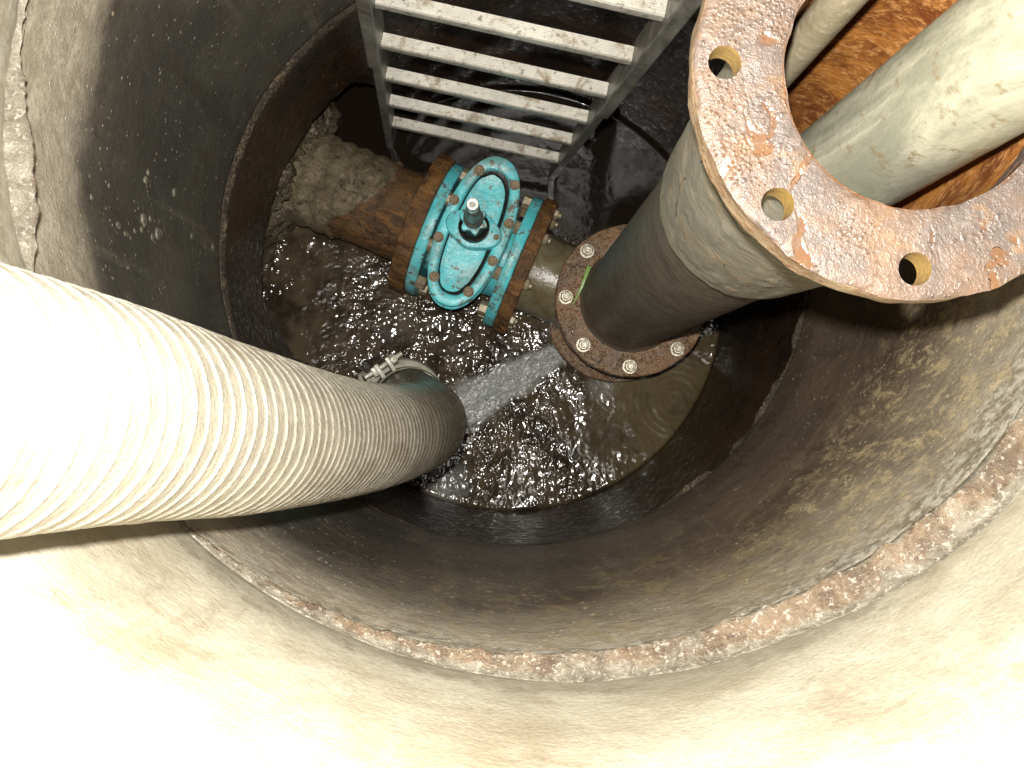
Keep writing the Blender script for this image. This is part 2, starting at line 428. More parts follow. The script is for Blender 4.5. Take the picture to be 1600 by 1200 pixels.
MT = dict(
    upper=m_concrete_upper(), mid=m_concrete_mid(), low=m_concrete_low(),
    mortar=m_band(),
    joint=m_mortar('dark_joint_mortar', (.024, .016, .010), (.040, .029, .018), (.15, .115, .07), .3),
    broken=m_mortar('broken_concrete', (.040, .028, .016), (.105, .082, .050), (.27, .23, .16), .25),
    blob=m_plain('mineral_scale', (.085, .078, .060), (.15, .135, .10), 120, .5),
    rust_dark=m_rust('wet_brown_rust', (.105, .066, .040), (.185, .098, .042), (.26, .185, .12), .16, True, .004, 190, .0022),
    rust_orange=m_rust('orange_rust', (.080, .038, .016), (.235, .108, .027), (.13, .070, .032), .3, False, .007),
    rust_bore=m_rust('rust_scaled_bore', (.13, .040, .011), (.33, .135, .030), (.42, .205, .065), .3, False, .002),
    rust_edge=m_rust('pale_rust_edge', (.20, .135, .080), (.30, .225, .14), (.14, .062, .026), .3, False, .003),
    ochre=m_plain('ochre_hole_lining', (.30, .19, .05), (.24, .155, .06), 60, .5),
    topfl=m_top_flange(), cyan=m_cyan(), alu=m_alu(), rail=m_alu_rail(), hose=m_hose(), water=m_water(),
    grime=m_plain('black_grime', (.008, .008, .007), (.016, .013, .010), 60, .3),
    brass=m_plain('dull_bolt_metal', (.20, .155, .09), (.33, .28, .19), 70, .4, .2, .001, (.15, .085, .035)),
    boltrust=m_plain('rusty_bolt', (.20, .145, .085), (.34, .26, .17), 160, .28, .2, .003, (.09, .045, .020)),
    nut=m_plain('zinc_nut', (.30, .27, .20), (.42, .39, .31), 90, .3, .4, .001, (.14, .085, .04)),
    steel=m_plain('bright_steel', (.66, .65, .60), (.74, .73, .68), 40, .3, .5, .0004),
    stem=m_plain('dark_stem_steel', (.10, .10, .085), (.17, .16, .13), 60, .3, .4, .001),
    spool=m_plain('wet_olive_pipe', (.115, .092, .048), (.165, .14, .085), 26, .2, 0, .0015, (.075, .062, .034)),
    pvc=m_plain('pale_weathered_pvc', (.150, .150, .110), (.285, .272, .205), 9, .4, 0, .0015, (.13, .10, .055), (2.2, 2.2, .45)),
    conduit=m_plain('sandy_conduit', (.17, .14, .085), (.235, .20, .135), 20, .5, 0, .001, (.28, .24, .17)),
    crust=m_crust(), tar=m_tar(), inlet=m_inlet(),
    soil=m_plain('dark_soil', (.018, .013, .008), (.035, .026, .016), 20, .6, 0, .01),
    ground=m_plain('concrete_paving', (.26, .25, .22), (.34, .32, .28), 6, .8, 0, .004, (.20, .19, .17)),
    grass=m_plain('green_blade', (.10, .22, .02), (.14, .28, .035), 60, .35, 0, .0003),
    clampm=m_plain('muddy_clamp_metal', (.26, .25, .20), (.40, .385, .32), 40, .35, .15, .001, (.13, .11, .07)),
)
def m_drop():
    k = Mat('white_water_drops', .08)
    return k.done(k.mix(k.noise(60), (.42, .44, .44), (.62, .64, .64)))
MT['drop'] = m_drop()

# ---------------------------------------------------------------- setting: ground, soil, water
bm = bmesh.new()
GZ = 2.12
rows = []
for r in (.668, .9, 1.4, 3, 8, 25, 90):
    rows.append([(r * math.cos(2 * PI * k / 96), r * math.sin(2 * PI * k / 96), GZ - .006 + (fbm((r * math.cos(2 * PI * k / 96), r * math.sin(2 * PI * k / 96), 0), 3, 1.2) * .012 if r > .7 else 0)) for k in range(96)])
grid(bm, rows, True)
tag(obj('ground', bm, MT['ground'], None, 60), kind='structure')

bm = bmesh.new()
rows = []
for i in range(14):
    z = -.4 + i * .1
    rows.append([((.70 + .02 * fbm((math.cos(a) * 3, math.sin(a) * 3, z * 6), 4)) * math.cos(a), (.70 + .02 * fbm((math.cos(a) * 3, math.sin(a) * 3, z * 6), 4)) * math.sin(a), z) for a in [2 * PI * k / 160 for k in range(160)]])
grid(bm, rows, True)
tag(obj('soil', bm, MT['soil'], None, 60, False), kind='structure')

LC = Vector((.006, -.006))        # lower ring sits a little off centre
def build_water():
    st = .0026; n = int(.72 / st)
    bm = bmesh.new(); vs = {}; foam = []; shal = []; calm = []
    def inside(x, y):
        if math.hypot(x - LC.x, y - LC.y) < .5415: return True
        a = math.degrees(math.atan2(y, x)) % 360
        return 116 < a < 201 and math.hypot(x, y) < .69
    A = Vector((.115, -.155)); B = Vector((-.125, -.29)); AB = B - A
    for i in range(-n, n + 1):
        for j in range(-n, n + 1):
            x, y = i * st, j * st
            if not inside(x, y): continue
            p = Vector((x, y))
            # calm shallow water near the right-hand wall
            dc = math.hypot(x - .40, y + .28)
            s = 1 - smooth(.06, .32, dc + .05 * fbm((x * 8, y * 8, 4), 2))
            s = max(s, 1 - smooth(.06, .17, math.hypot(x - .36, y + .12)))
            far = smooth(.10, .22, y + .28 * x + .03 * fbm((x * 6, y * 6, 8), 2))
            agit = (1 - s) * (1 - .95 * far) * (.35 + .65 * smooth(-.25, .25, fbm((x * 7, y * 7, 2), 2) + .08))
            h = agit * (.0100 * fbm((x * 13, y * 16, 0), 2) + .0037 * fbm((x * 60, y * 54, 5), 2) + .0015 * mnoise.noise((x * 135, y * 135, 9)))
            dr = math.hypot(x - .425, y + .265)
            h += s * (.00016 * math.sin((dr + .006 * fbm((x * 12, y * 12, 6), 2)) * 2 * PI / .018) * math.exp(-((dr - .06) / .06) ** 2) + .0012 * fbm((x * 22, y * 22, 3), 2))
            dr2 = math.hypot(x - .33, y + .385)
            h += .00014 * math.sin((dr2 + .008 * fbm((x * 15, y * 15, 2), 2)) * 2 * PI / .015) * math.exp(-(dr2 / .06) ** 2)
            rr = math.hypot(x - LC.x, y - LC.y)
            if rr < .5415 and not 112 < math.degrees(math.atan2(y, x)) % 360 < 204: h += .006 * smooth(.533, .5415, rr)
            t = max(0, min(1, (p - A).dot(AB) / AB.length_squared)); d = (p - (A + AB * t)).length
            wd = .034 + .034 * t
            f = (1 - smooth(wd * .55, wd * 1.1, d + .026 * fbm((x * 22, y * 22, 1), 4)))
            h += f * .005 * (.5 + fbm((x * 60 - y * 30, y * 60 - x * 30, 7), 3))
            f2 = (1 - smooth(.02, .075, math.hypot(x + .155, y + .475))) * .45
            f3 = (1 - smooth(.01, .05, math.hypot(x - .235, y + .235))) * .4
            vs[i, j] = bm.verts.new((x, y, h)); foam.append(max(f, f2, f3)); shal.append(s); calm.append(max(s, far))
    for (i, j), v in vs.items():
        q = (vs.get((i + 1, j)), vs.get((i + 1, j + 1)), vs.get((i, j + 1)))
        if all(q): bm.faces.new((v, *q))
    me = bpy.data.meshes.new('water'); bm.to_mesh(me); bm.free()
    setattr_f(me, 'foam', foam); setattr_f(me, 'shallow', shal); setattr_f(me, 'calm', calm)
    return finish('water', me, MT['water'], None, 180)
tag(build_water(), kind='structure')

# spray: loose drops and streaks flung out from under the flange
def build_spray():
    bm = bmesh.new()
    A = Vector((.125, -.150, .035)); B = Vector((-.125, -.285, .012))
    d = (B - A).normalized(); sd = Vector((-d.y, d.x, 0)).normalized()
    for _ in range(1100):
        t = random.random() ** .8; wd = .028 + .040 * t
        c = A.lerp(B, t) + sd * random.gauss(0, wd * .55) + Vector((0, 0, random.random() * .016))
        L = random.uniform(.0015, .006); r = random.uniform(.0006, .0013)
        e = (d + sd * random.gauss(0, .25) + Vector((0, 0, random.gauss(0, .2)))).normalized()
        u = e.orthogonal().normalized(); v = e.cross(u)
        a, b = bm.verts.new(c - e * L), bm.verts.new(c + e * L)
        ring = [bm.verts.new(c + (u * math.cos(k * PI / 2) + v * math.sin(k * PI / 2)) * r) for k in range(4)]
        for k in range(4):
            bm.faces.new((a, ring[(k + 1) % 4], ring[k])); bm.faces.new((b, ring[k], ring[(k + 1) % 4]))
    return obj('water_spray', bm, MT['drop'], None, 180)
tag(build_spray(), 'white spray of water shooting from under the rusty flange across the pool', 'spray', kind='stuff')

# ---------------------------------------------------------------- concrete rings of the chamber
def joint_z(a):
    """the upper joint is not level: it rises a little on the right-hand side"""
    return .052 * smooth(.70, 1.0, math.cos(a + R(24)))

def ring_wall(name, z0, z1, cx, cy, mats, nz, nt=360, th=.11, hole=None, amp=.0016, warp=None):
    bm = bmesh.new(); rows = []
    for i in range(nz + 1):
        z = z0 + (z1 - z0) * i / nz; ring = []
        edge = min(z - z0, z1 - z)
        for k in range(nt):
            a = 2 * PI * k / nt
            q = (math.cos(a) * 4, math.sin(a) * 4, z * 4)
            r = .54 + amp * fbm(q, 4, 2.2)
            if edge < .012: r += .0045 * (1 - edge / .012) * (.6 + 1.6 * max(0, fbm(q, 3, 6)))    # worn lips
            ring.append((cx + r * math.cos(a), cy + r * math.sin(a), z + (joint_z(a) * (i / nz if warp == 'top' else 1 - i / nz) ** 5 if warp else 0)))
        rows.append(ring)
    vs, fs = grid(bm, rows, True)
    if hole:
        dead = [f for f in fs if hole(f.calc_center_median())]
        bmesh.ops.delete(bm, geom=dead, context='FACES')
        be = [e for e in bm.edges if e.is_boundary and z0 + .01 < (e.verts[0].co.z + e.verts[1].co.z) / 2 < z1 - .01]
        for _ in range(6): bmesh.ops.smooth_vert(bm, verts=list(set(v for e in be for v in e.verts)), factor=.5, use_axis_x=True, use_axis_y=True, use_axis_z=True)
        for v in set(v for e in be for v in e.verts):
            v.co += Vector((random.uniform(-.0012, .0012), random.uniform(-.0012, .0012), random.uniform(-.0025, .0025)))
        cur = be
        for s in range(4):
            r = bmesh.ops.extrude_edge_only(bm, edges=cur)
            for v in [g for g in r['geom'] if isinstance(g, bmesh.types.BMVert)]:
                d = Vector((v.co.x - cx, v.co.y - cy, 0)).normalized()
                v.co += d * .022 + Vector((random.uniform(-.003, .003), random.uniform(-.003, .003), random.uniform(-.003, .003)))
            for f in [g for g in r['geom'] if isinstance(g, bmesh.types.BMFace)]: f.material_index = 1
            cur = [g for g in r['geom'] if isinstance(g, bmesh.types.BMEdge) and g.is_boundary and
                   all(v in set(q for q in r['geom'] if isinstance(q, bmesh.types.BMVert)) for v in g.verts)]
    # top face and outside
    top = [[(cx + rr * math.cos(2 * PI * k / nt), cy + rr * math.sin(2 * PI * k / nt), zz + (joint_z(2 * PI * k / nt) if warp == 'top' and zz > z1 - .01 else 0)) for k in range(nt)]
           for rr, zz in ((.5455, z1 + .0002), (.56, z1 + .001), (.54 + th, z1), (.54 + th, z1 - .2 if hole else z0))]
    grid(bm, top, True)
    return bm

# upper ring
UC = (.0235, -.0175)
o = obj('concrete_ring', ring_wall('u', 1.612, 2.13, *UC, None, 44, warp='bottom'), MT['upper'], None, 50)
tag(o, 'cream stained concrete ring at the rim of the shaft, glaring white near the lens', 'concrete ring', 'stacked rings of the manhole shaft')
upper = o
# crusty mortar band in the joint under it
bm = bmesh.new(); rows = []; mid_a = []
NB = 520
for j in range(15):
    t = j / 14; ring = []
    for k in range(NB):
        a = 2 * PI * k / NB; ca, sa = math.cos(a), math.sin(a)
        ri = .5395; ru = .54 + UC[0] * ca + UC[1] * sa
        wid = .006 + .017 * smooth(-.012, .03, ru - ri) + .010 * fbm((ca * 5, sa * 5, 2), 3)
        z = 1.606 + joint_z(a) - wid * .75 + t * wid * 1.9
        r = ri + (ru - ri) * smooth(.3, .8, t) - .0030 * math.sin(PI * t) * (1 + 1.4 * fbm((ca * 14, sa * 14, z * 14), 4)) - .004 * max(0, fbm((ca * 45, sa * 45, z * 45), 3)) * math.sin(PI * t) * 3 + (.004 if j in (0, 14) else 0)
        lump = smooth(.975, .999, math.cos(a - R(187))) * (.6 + .8 * max(0, .4 + fbm((ca * 9, sa * 9, z * 12), 4)))
        r -= .030 * lump * math.sin(PI * t); z += .02 * lump * (t - .3)
        ring.append((r * ca, r * sa, z)); mid_a.append(math.sin(PI * t))
    rows.append(ring)
grid(bm, rows, True)
bmesh.ops.recalc_face_normals(bm, faces=bm.faces)
me = bpy.data.meshes.new('mortar_band'); bm.to_mesh(me); bm.free(); setattr_f(me, 'middle', mid_a)
finish('mortar_band', me, MT['mortar'], upper, 70)

# middle ring
bm = ring_wall('m', .735, 1.606, 0, 0, None, 70, warp='top')
for phi, z, r, sx in ((-178.7, 1.29, .0035, 1), (177.2, 1.15, .006, 1), (175.8, 1.142, .004, 1), (-173.8, 1.262, .005, 1.6), (-173.1, 1.235, .004, 2.2), (-176.6, 1.16, .010, 1), (-175.7, 1.10, .009, 1), (-176.1, 1.085, .006, 1), (-175.0, 1.17, .005, 1), (-174.7, 1.125, .006, 1),
                      (-178.7, .92, .006, 1), (-179.1, .79, .007, 1), (-175.7, 1.35, .004, 1), (176.0, 1.02, .007, 1), (-177.4, 1.13, .005, 1), (-174.2, 1.20, .004, 1), (-172.8, 1.22, .003, 1)):
    a = R(phi); c = Vector((.5395 * math.cos(a), .5395 * math.sin(a), z)); nrm = Vector((-math.cos(a), -math.sin(a), 0)); tg = Vector((-math.sin(a), math.cos(a), 0))
    rows = []
    for q, hh in ((1.05, -.3), (1, .1), (.8, .28), (.55, .26), (.25, .16), (.02, .12)):
        rows.append([c + (tg * math.cos(2 * PI * k / 14) + Vector((0, 0, sx)) * math.sin(2 * PI * k / 14)) * r * q * (1 + .3 * mnoise.noise((k * .7 + phi, z * 9, 0))) + nrm * r * hh for k in range(14)])
    grid(bm, rows, True, mi=1)
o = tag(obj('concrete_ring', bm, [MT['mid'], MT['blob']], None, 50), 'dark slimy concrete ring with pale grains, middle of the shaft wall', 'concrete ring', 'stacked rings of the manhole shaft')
mid = o

# lower ring with the broken-out hole for the inlet pipe
def hole(c):
    a = math.degrees(math.atan2(c.y - LC.y, c.x - LC.x)) % 360
    n = fbm((c.x * 9, c.y * 9, c.z * 9), 4)
    top = .425 + .05 * n
    if a < 131: top -= (131 - a) * .022
    if a > 184: top -= (a - 184) * .020
    return 118 < a < 197 and c.z < top
bm = ring_wall('l', -.25, .7245, LC.x, LC.y, None, 96, 480, .11, hole, .002)
lower = tag(obj('concrete_ring', bm, [MT['low'], MT['broken']], None, 50), 'wet brown concrete ring with a broken pipe hole, lowest above the water', 'concrete ring', 'stacked rings of the manhole shaft')
bm = bmesh.new(); rows = []
for j in range(9):
    t = j / 8; ring = []
    for k in range(NB):
        a = 2 * PI * k / NB; ca, sa = math.cos(a), math.sin(a)
        rl = .54 + LC.x * ca + LC.y * sa; n = fbm((ca * 7, sa * 7, 1), 4); n2 = fbm((ca * 40, sa * 40, t * 3), 3)
        z = .7215 + t * .016
        r = rl + (.5405 - rl) * t - (rl - .5365) * math.sin(PI * t) * smooth(-.2, .2, fbm((ca * 9, sa * 9, 6), 2)) * (1 + .25 * n2) * smooth(.60, .85, math.cos(a + .30)) * .75 - .0035 * math.sin(PI * t) * (1 + 1.6 * n) - .003 * n2 * math.sin(PI * t)
        ring.append((r * ca, r * sa, z + .003 * n))
    rows.append(ring)
grid(bm, rows, True)
obj('mortar_joint', bm, MT['joint'], lower, 70)

# ---------------------------------------------------------------- inlet pipe, valve, tee, riser
VA = R(-22.5)
VL = Vector((-.085, .105, 0)); AZ = .13      # pipe axis height over the water

def disc_x(bm, x0, x1, r, ri, segs=72, wob=.0012, seed=0., mi=0):
    """flange disc about the x axis between x0 and x1"""
    M = Matrix.Translation((0, 0, AZ)) @ XAX
    def wb(p, a):
        n = fbm((math.cos(a) * 11 + seed, math.sin(a) * 11, p.z * 40), 4); s = 1 + n * wob / max(.02, math.hypot(p.x, p.y)) * 3
        return Vector((p.x * s, p.y * s, p.z))
    c = .003
    lathe(bm, [(ri, x0), (r - c, x0), (r - .001, x0 + c * .5), (r, x0 + c), (r, (x0 + x1) / 2), (r, x1 - c), (r - .001, x1 - c * .5), (r - c, x1), (ri, x1)], segs, M, wb, closed=True)

# -- inlet pipe
inlet = empty('inlet_pipe', VL, VA, 'mortar coated mossy pipe coming through the broken hole in the wall', 'pipe')
bm = bmesh.new(); rows = []; crust = []
M = Matrix.Translation((0, 0, AZ)) @ XAX
for i in range(150):
    x = -.152 - .56 * i / 149; ring = []
    for k in range(120):
        a = 2 * PI * k / 120; ca, sa = math.cos(a), math.sin(a)
        wv = fbm((x * 7, ca * 1.6, sa * 1.6), 4)
        # the mortar coat stops short of the flange in a ragged edge (further back towards the viewer's side)
        edge = -.235 - .085 * smooth(-.2, .9, -sa) + .05 * wv
        cr = 1 - smooth(edge - .004, edge + .004, x)
        r = .1085 + .0055 * cr + .0045 * fbm((x * 16, ca * 2.6, sa * 2.6), 5) + cr * .003 * math.sin(x * 150 + 3 * wv)
        ring.append(M @ Vector((r * ca, r * sa, x))); crust.append(cr)
    rows.append(ring)
grid(bm, rows, True)
bmesh.ops.recalc_face_normals(bm, faces=bm.faces)
me = bpy.data.meshes.new('barrel'); bm.to_mesh(me); bm.free(); setattr_f(me, 'crust', crust)
finish('barrel', me, MT['inlet'], inlet, 60)
bm = bmesh.new(); disc_x(bm, -.156, -.1155, .170, .09, 160, .0042, 3.)
obj('flange', bm, MT['rust_orange'], inlet)

# lumpy mortar packed round the pipe in the hole (part of the lower ring)
bm = bmesh.new(); rows = []
Mw = Matrix.Translation(VL) @ Matrix.Rotation(VA, 4, 'Z') @ Matrix.Translation((0, 0, AZ)) @ XAX
for j in range(13):
    t = j / 12; ring = []
    for k in range(120):
        a = 2 * PI * k / 120; ca, sa = math.cos(a), math.sin(a)
        n = fbm((ca * 3, sa * 3, t * 2), 5)
        r = .112 + .15 * t
        x = -.440 - .030 * t - .02 * t * t - .05 * n - .02 * fbm((ca * 9, sa * 9, t * 6), 3)
        ring.append(Mw @ Vector((r * ca, r * sa, x)))
    rows.append(ring)
grid(bm, rows, True)
obj('mortar_collar', bm, MT['broken'], lower, 60)

# -- gate valve
valve = empty('gate_valve', VL, VA, 'chipped turquoise gate valve with an oval bolted bonnet and upright stem', 'valve')
def superell(a, b, n, k, N):
    t = 2 * PI * k / N; c, s = math.cos(t), math.sin(t)
    return (a * math.copysign(abs(c) ** (2 / n), c), b * math.copysign(abs(s) ** (2 / n), s))
def oval_stack(bm, levels, N=96, n=2.25, caps=(False, True), close=False):
    rows = []
    for a, b, z in levels:
        rows.append([(*superell(a, b, n, k, N), z) for k in range(N)])
    vs, _ = grid(bm, rows, True, close)
    if caps[0]: bm.faces.new(vs[0][::-1])
    if caps[1]: bm.faces.new(vs[-1])
# body: barrel with shoulders and gate housing
bm = bmesh.new()
lathe(bm, [(.097, -.09), (.100, -.06), (.108, -.03), (.111, 0), (.108, .03), (.100, .06), (.097, .09)], 64, Matrix.Translation((0, 0, AZ)) @ XAX)
oval_stack(bm, [(.058, .128, .05), (.060, .136, .13), (.058, .142, .20), (.056, .146, .268), (.060, .152, .278), (.074, .172, .2815), (.078, .1775, .284), (.079, .179, .288), (.0795, .1815, .297), (.0785, .1805, .3005), (.0765, .1785, .302)], caps=(True, True))
obj('body', bm, MT['cyan'], valve, 40)
for x0, x1 in ((-.1145, -.0885), (.0885, .1145)):
    bm = bmesh.new(); disc_x(bm, x0, x1, .166, .09, 96, .0012, x0)
    obj('flange', bm, MT['cyan'], valve)
# gasket line and bonnet with its dished centre
bm = bmesh.new(); oval_stack(bm, [(.0725, .1725, .3015), (.0725, .1725, .3115)], caps=(False, False))
obj('gasket', bm, MT['grime'], valve)
bm = bmesh.new()
def egg(levels, N=112):
    rows = []
    for a, b, z, dy in levels:
        ring = []
        for k in range(N):
            x, y = superell(a, b, 2.25 if a > .06 else 2.6, k, N); ring.append((x, y + dy, z))
        rows.append(ring)
    return rows
rows = egg([(.070, .170, .3105, 0), (.0765, .1765, .311, 0), (.0780, .1780, .3135, 0), (.0780, .1780, .328, 0), (.0772, .1772, .3308, 0), (.0755, .1755, .332, 0), (.066, .164, .3325, 0),
            (.0565, .1535, .332, -.002), (.0535, .1505, .3305, -.002), (.0520, .149, .327, -.002), (.0495, .146, .317, -.002), (.046, .142, .3145, -.002), (.03, .10, .3155, 0), (.01, .03, .3165, 0)])
for ring in rows:
    for i, p in enumerate(ring):
        nn = fbm((p[0] * 22, p[1] * 22, p[2] * 10), 3); ring[i] = (p[0] * (1 + .010 * nn), p[1] * (1 + .006 * nn), p[2] + .0012 * nn)
vs, _ = grid(bm, rows, True); bm.faces.new(vs[-1]); bm.faces.new(vs[0][::-1])
obj('bonnet', bm, MT['cyan'], valve, 40)
# grime packed along the inside of the dish
bm = bmesh.new(); rows = []
for j in range(5):
    t = j / 4; ring = []
    for k in range(112):
        x, y = superell(1, 1, 2.6, k, 112)
        wide = .45 + .55 * smooth(-.2, .7, x) + .5 * max(0, fbm((x * 3, y * 3, 0), 3)) + .3 * smooth(.8, 1, y)
        a = .0512 - .0085 * t * wide; b = .1482 - .012 * t * wide
        ring.append((a * x, b * y - .002, .3215 + .0015 * wide - .0045 * t * (1 if j < 4 else 1.6)))
    rows.append(ring)
grid(bm, rows, True); obj('grime_line', bm, MT['grime'], valve, 60)
# yoke flange (rounded lozenge with two ears), gland, stem
bm = bmesh.new(); rows = []
for s, z in ((1.03, .314), (1.0, .318), (1.0, .343), (.97, .3465), (.93, .3475), (.55, .3485)):
    ring = []
    for k in range(80):
        t = 2 * PI * k / 80; c, sn = math.cos(t), math.sin(t)
        r = .0435 + .0215 * abs(c) ** 5
        ring.append((-.001 + r * c * s, .002 + r * sn * s, z))
    rows.append(ring)
vs, _ = grid(bm, rows, True); bm.faces.new(vs[-1])
obj('yoke_flange', bm, MT['cyan'], valve, 40)
SX, SY = -.001, .004
def at_stem(M=None): return Matrix.Translation((SX, SY, 0))
bm = bmesh.new(); lathe(bm, [(.0345, .3475), (.0350, .360), (.0335, .366), (.028, .369), (.0245, .374), (.022, .390), (.022, .424)], 48, at_stem()); obj('gland_gap', bm, MT['grime'], valve)
bm = bmesh.new(); rows = []
for s, z in ((.9, .420), (1, .423), (1, .434), (.95, .437), (.6, .438)):
    rows.append([(SX + math.cos(2 * PI * k / 72) * s * (.0270 + .0045 * math.cos(6 * 2 * PI * k / 72)), SY + math.sin(2 * PI * k / 72) * s * (.0270 + .0045 * math.cos(6 * 2 * PI * k / 72)), z) for k in range(72)])
vs, _ = grid(bm, rows, True); bm.faces.new(vs[-1]); obj('gland', bm, MT['cyan'], valve)
bm = bmesh.new(); lathe(bm, [(.0205, .437), (.0215, .450), (.0212, .472), (.0195, .475), (.0180, .476), (.0172, .49), (.0158, .53), (.0142, .56), (.0128, .565)], 40, at_stem())
st = obj('stem', bm, MT['stem'], valve)
bm = bmesh.new(); lathe(bm, [(.0126, .562), (.0129, .590), (.0126, .600), (.0114, .605), (.0078, .6055), (.0050, .6045), (.0044, .594), (.0005, .592)], 36, at_stem())
obj('stem_cap', bm, MT['steel'], st)
# round-headed bonnet bolts
def bonnet_bolt():
    bm = bmesh.new(); rows = []
    for r, z, hx in ((.0120, -.006, 0), (.0120, .0012, 0), (.0112, .0020, 0), (.0096, .0021, 1), (.0096, .0085, 1), (.0086, .0102, .4), (.004, .0108, 0)):
        ring = []
        for k in range(24):
            a = 2 * PI * k / 24; rr = r / (1 - hx * .10 * (1 + math.cos(6 * a)) / 2 * -1) * (1 + .07 * mnoise.noise((math.cos(a) * 2, math.sin(a) * 2, z * 200)))
            ring.append((rr * math.cos(a), rr * math.sin(a), z))
        rows.append(ring)
    vs, _ = grid(bm, rows, True); bm.faces.new(vs[-1])
    return obj('bonnet_bolt', bm, MT['boltrust'], valve)
bb = bonnet_bolt(); first = True
for x, y in ((-.041, .1300), (.045, .1300), (-.0665, .047), (.0660, .045), (-.0665, -.043), (.0640, -.046), (-.0420, -.1280), (.0415, -.1300)):
    b = bb if first else bb.copy()
    if not first: COL.objects.link(b)
    first = False
    b.parent = valve; b.location = (x, y, .3335); b.rotation_euler = (0, 0, random.random() * 6)
b = bb.copy(); COL.objects.link(b); b.parent = valve; b.location = (.052, .004, .3465); b.scale = (.6, .6, .7)
# flange bolts: hexagon heads on the blue side, nuts on the rusty side
def solid(bm, prof, M):
    """one closed solid along +z: entries ('h'|'c', radius, z), hexagonal or round rings of 12 points"""
    rows = []
    for kind, r, z in prof:
        ring = []
        for k in range(12):
            a = 2 * PI * k / 12
            rr = r * (math.cos(PI / 6) / math.cos(((a + PI / 6) % (PI / 3)) - PI / 6) / math.cos(PI / 6) if kind == 'h' else 1)
            if kind == 'h': rr = r / math.cos(((a + PI / 6) % (PI / 3)) - PI / 6)
            ring.append(M @ Vector((rr * math.cos(a), rr * math.sin(a), z)))
        rows.append(ring)
    vs, _ = grid(bm, rows, True); bm.faces.new(vs[0][::-1]); bm.faces.new(vs[-1])
def flange_bolt(sgn, far):
    bm = bmesh.new()
    M = Matrix.Rotation(PI / 2 * sgn, 4, 'Y')
    p = [('c', .012, .0675), ('h', .0142, .070), ('h', .0142, .0886), ('c', .0088, .0888)]
    if sgn > 0: p += [('c', .0088, far - .0002), ('h', .0118, far), ('h', .0118, far + .009), ('c', .0098, far + .011), ('c', .0075, far + .0112), ('c', .0075, far + .017), ('c', .006, far + .018)]
    else: p += [('c', .0088, far - .002)]
    solid(bm, p, M)
    return obj('bolt', bm, MT['brass'], valve)
for sgn, far in ((-1, .156), (1, .149)):
    fb = flange_bolt(sgn, far)
    for k in range(8):
        b = fb if k == 0 else fb.copy()
        if k: COL.objects.link(b)
        a = 2 * PI * (k + .5) / 8
        b.parent = valve; b.location = (0, .1475 * math.cos(a), AZ + .1475 * math.sin(a)); b.rotation_euler = (random.uniform(-.4, .4), 0, 0)

# -- tee with the short olive branch
TC = Vector((.2656, -.0504, 0))
tee = empty('pipe_tee', TC, VA, 'short wet olive pipe between the turquoise valve and the foot of the upright pipe', 'pipe')
dv = (VL - TC); TX = dv.x * math.cos(VA) + dv.y * math.sin(VA); TY = -dv.x * math.sin(VA) + dv.y * math.cos(VA)
bm = bmesh.new()
lathe(bm, [(.102, TX + .118 + .03), (.100, TX + .16), (.0985, TX + .19), (.0985, TX + .22), (.101, TX + .27), (.104, .0)], 64, Matrix.Translation((0, TY * .5, AZ)) @ XAX)
lathe(bm, [(.104, -.12), (.104, .03), (.112, .07), (.114, .13), (.112, .20), (.104, .26), (.104, .31)], 64)
obj('barrel', bm, MT['spool'], tee, 50)
bm = bmesh.new(); M0 = Matrix.Translation((TX, TY, 0))
disc_x(bm, .1155, .149, .170, .08, 160, .0042, 8.)
for v in bm.verts: v.co = M0 @ v.co
obj('flange', bm, MT['rust_orange'], tee)
def flat_flange(bm, z0, z1, r, ri, seed=0., wob=.0012, c=.003, segs=96, mi=0):
    def wb(p, a):
        n = fbm((math.cos(a) * 6 + seed, math.sin(a) * 6, p.z * 40), 3); rr = math.hypot(p.x, p.y); s = 1 + n * wob * 3 / max(.05, rr)
        return Vector((p.x * s, p.y * s, p.z))
    lathe(bm, [(ri, z0), (r - c, z0), (r, z0 + c), (r, z1 - c), (r - .001, z1 - c * .4), (r - c, z1), ((r + ri) / 2, z1), (ri, z1)], segs, None, wb, closed=True, mi=mi)
bm = bmesh.new(); flat_flange(bm, .300, .3235, .169, .09, 1.); obj('flange', bm, MT['rust_dark'], tee)
bm = bmesh.new(); flat_flange(bm, .040, .066, .172, .09, 5.); obj('flange', bm, MT['rust_dark'], tee)

# -- riser with its drilled top flange
riser = empty('riser_pipe', TC + Vector((0, 0, .3245)), 0, 'thick upright pipe, black below and grey crusted above, with an open rusty flange on top', 'pipe')
RZ = .3245
bm = bmesh.new(); flat_flange(bm, .0, .0225, .170, .09, 2.); obj('flange', bm, MT['rust_dark'], riser)
bm = bmesh.new()
def wob_r(p, a):
    n = fbm((math.cos(a) * 2, math.sin(a) * 2, p.z * 4), 4); s = 1 + .012 * n; return Vector((p.x * s, p.y * s, p.z))
lathe(bm, [(.116, .0225), (.112, .030), (.1095, .04)] + [(.1085, .05 + i * .055) for i in range(27)] + [(.1085, 1.505)], 96, None, wob_r)
obj('barrel', bm, MT['tar'], riser, 60)
bm = bmesh.new()
lathe(bm, [(.1035, 1.526), (.1035, 1.50)] + [(.1035 + .0008 * math.sin(i * 3), 1.48 - i * .02) for i in range(56)], 96, None, None)
obj('bore_lining', bm, MT['rust_bore'], riser, 60)
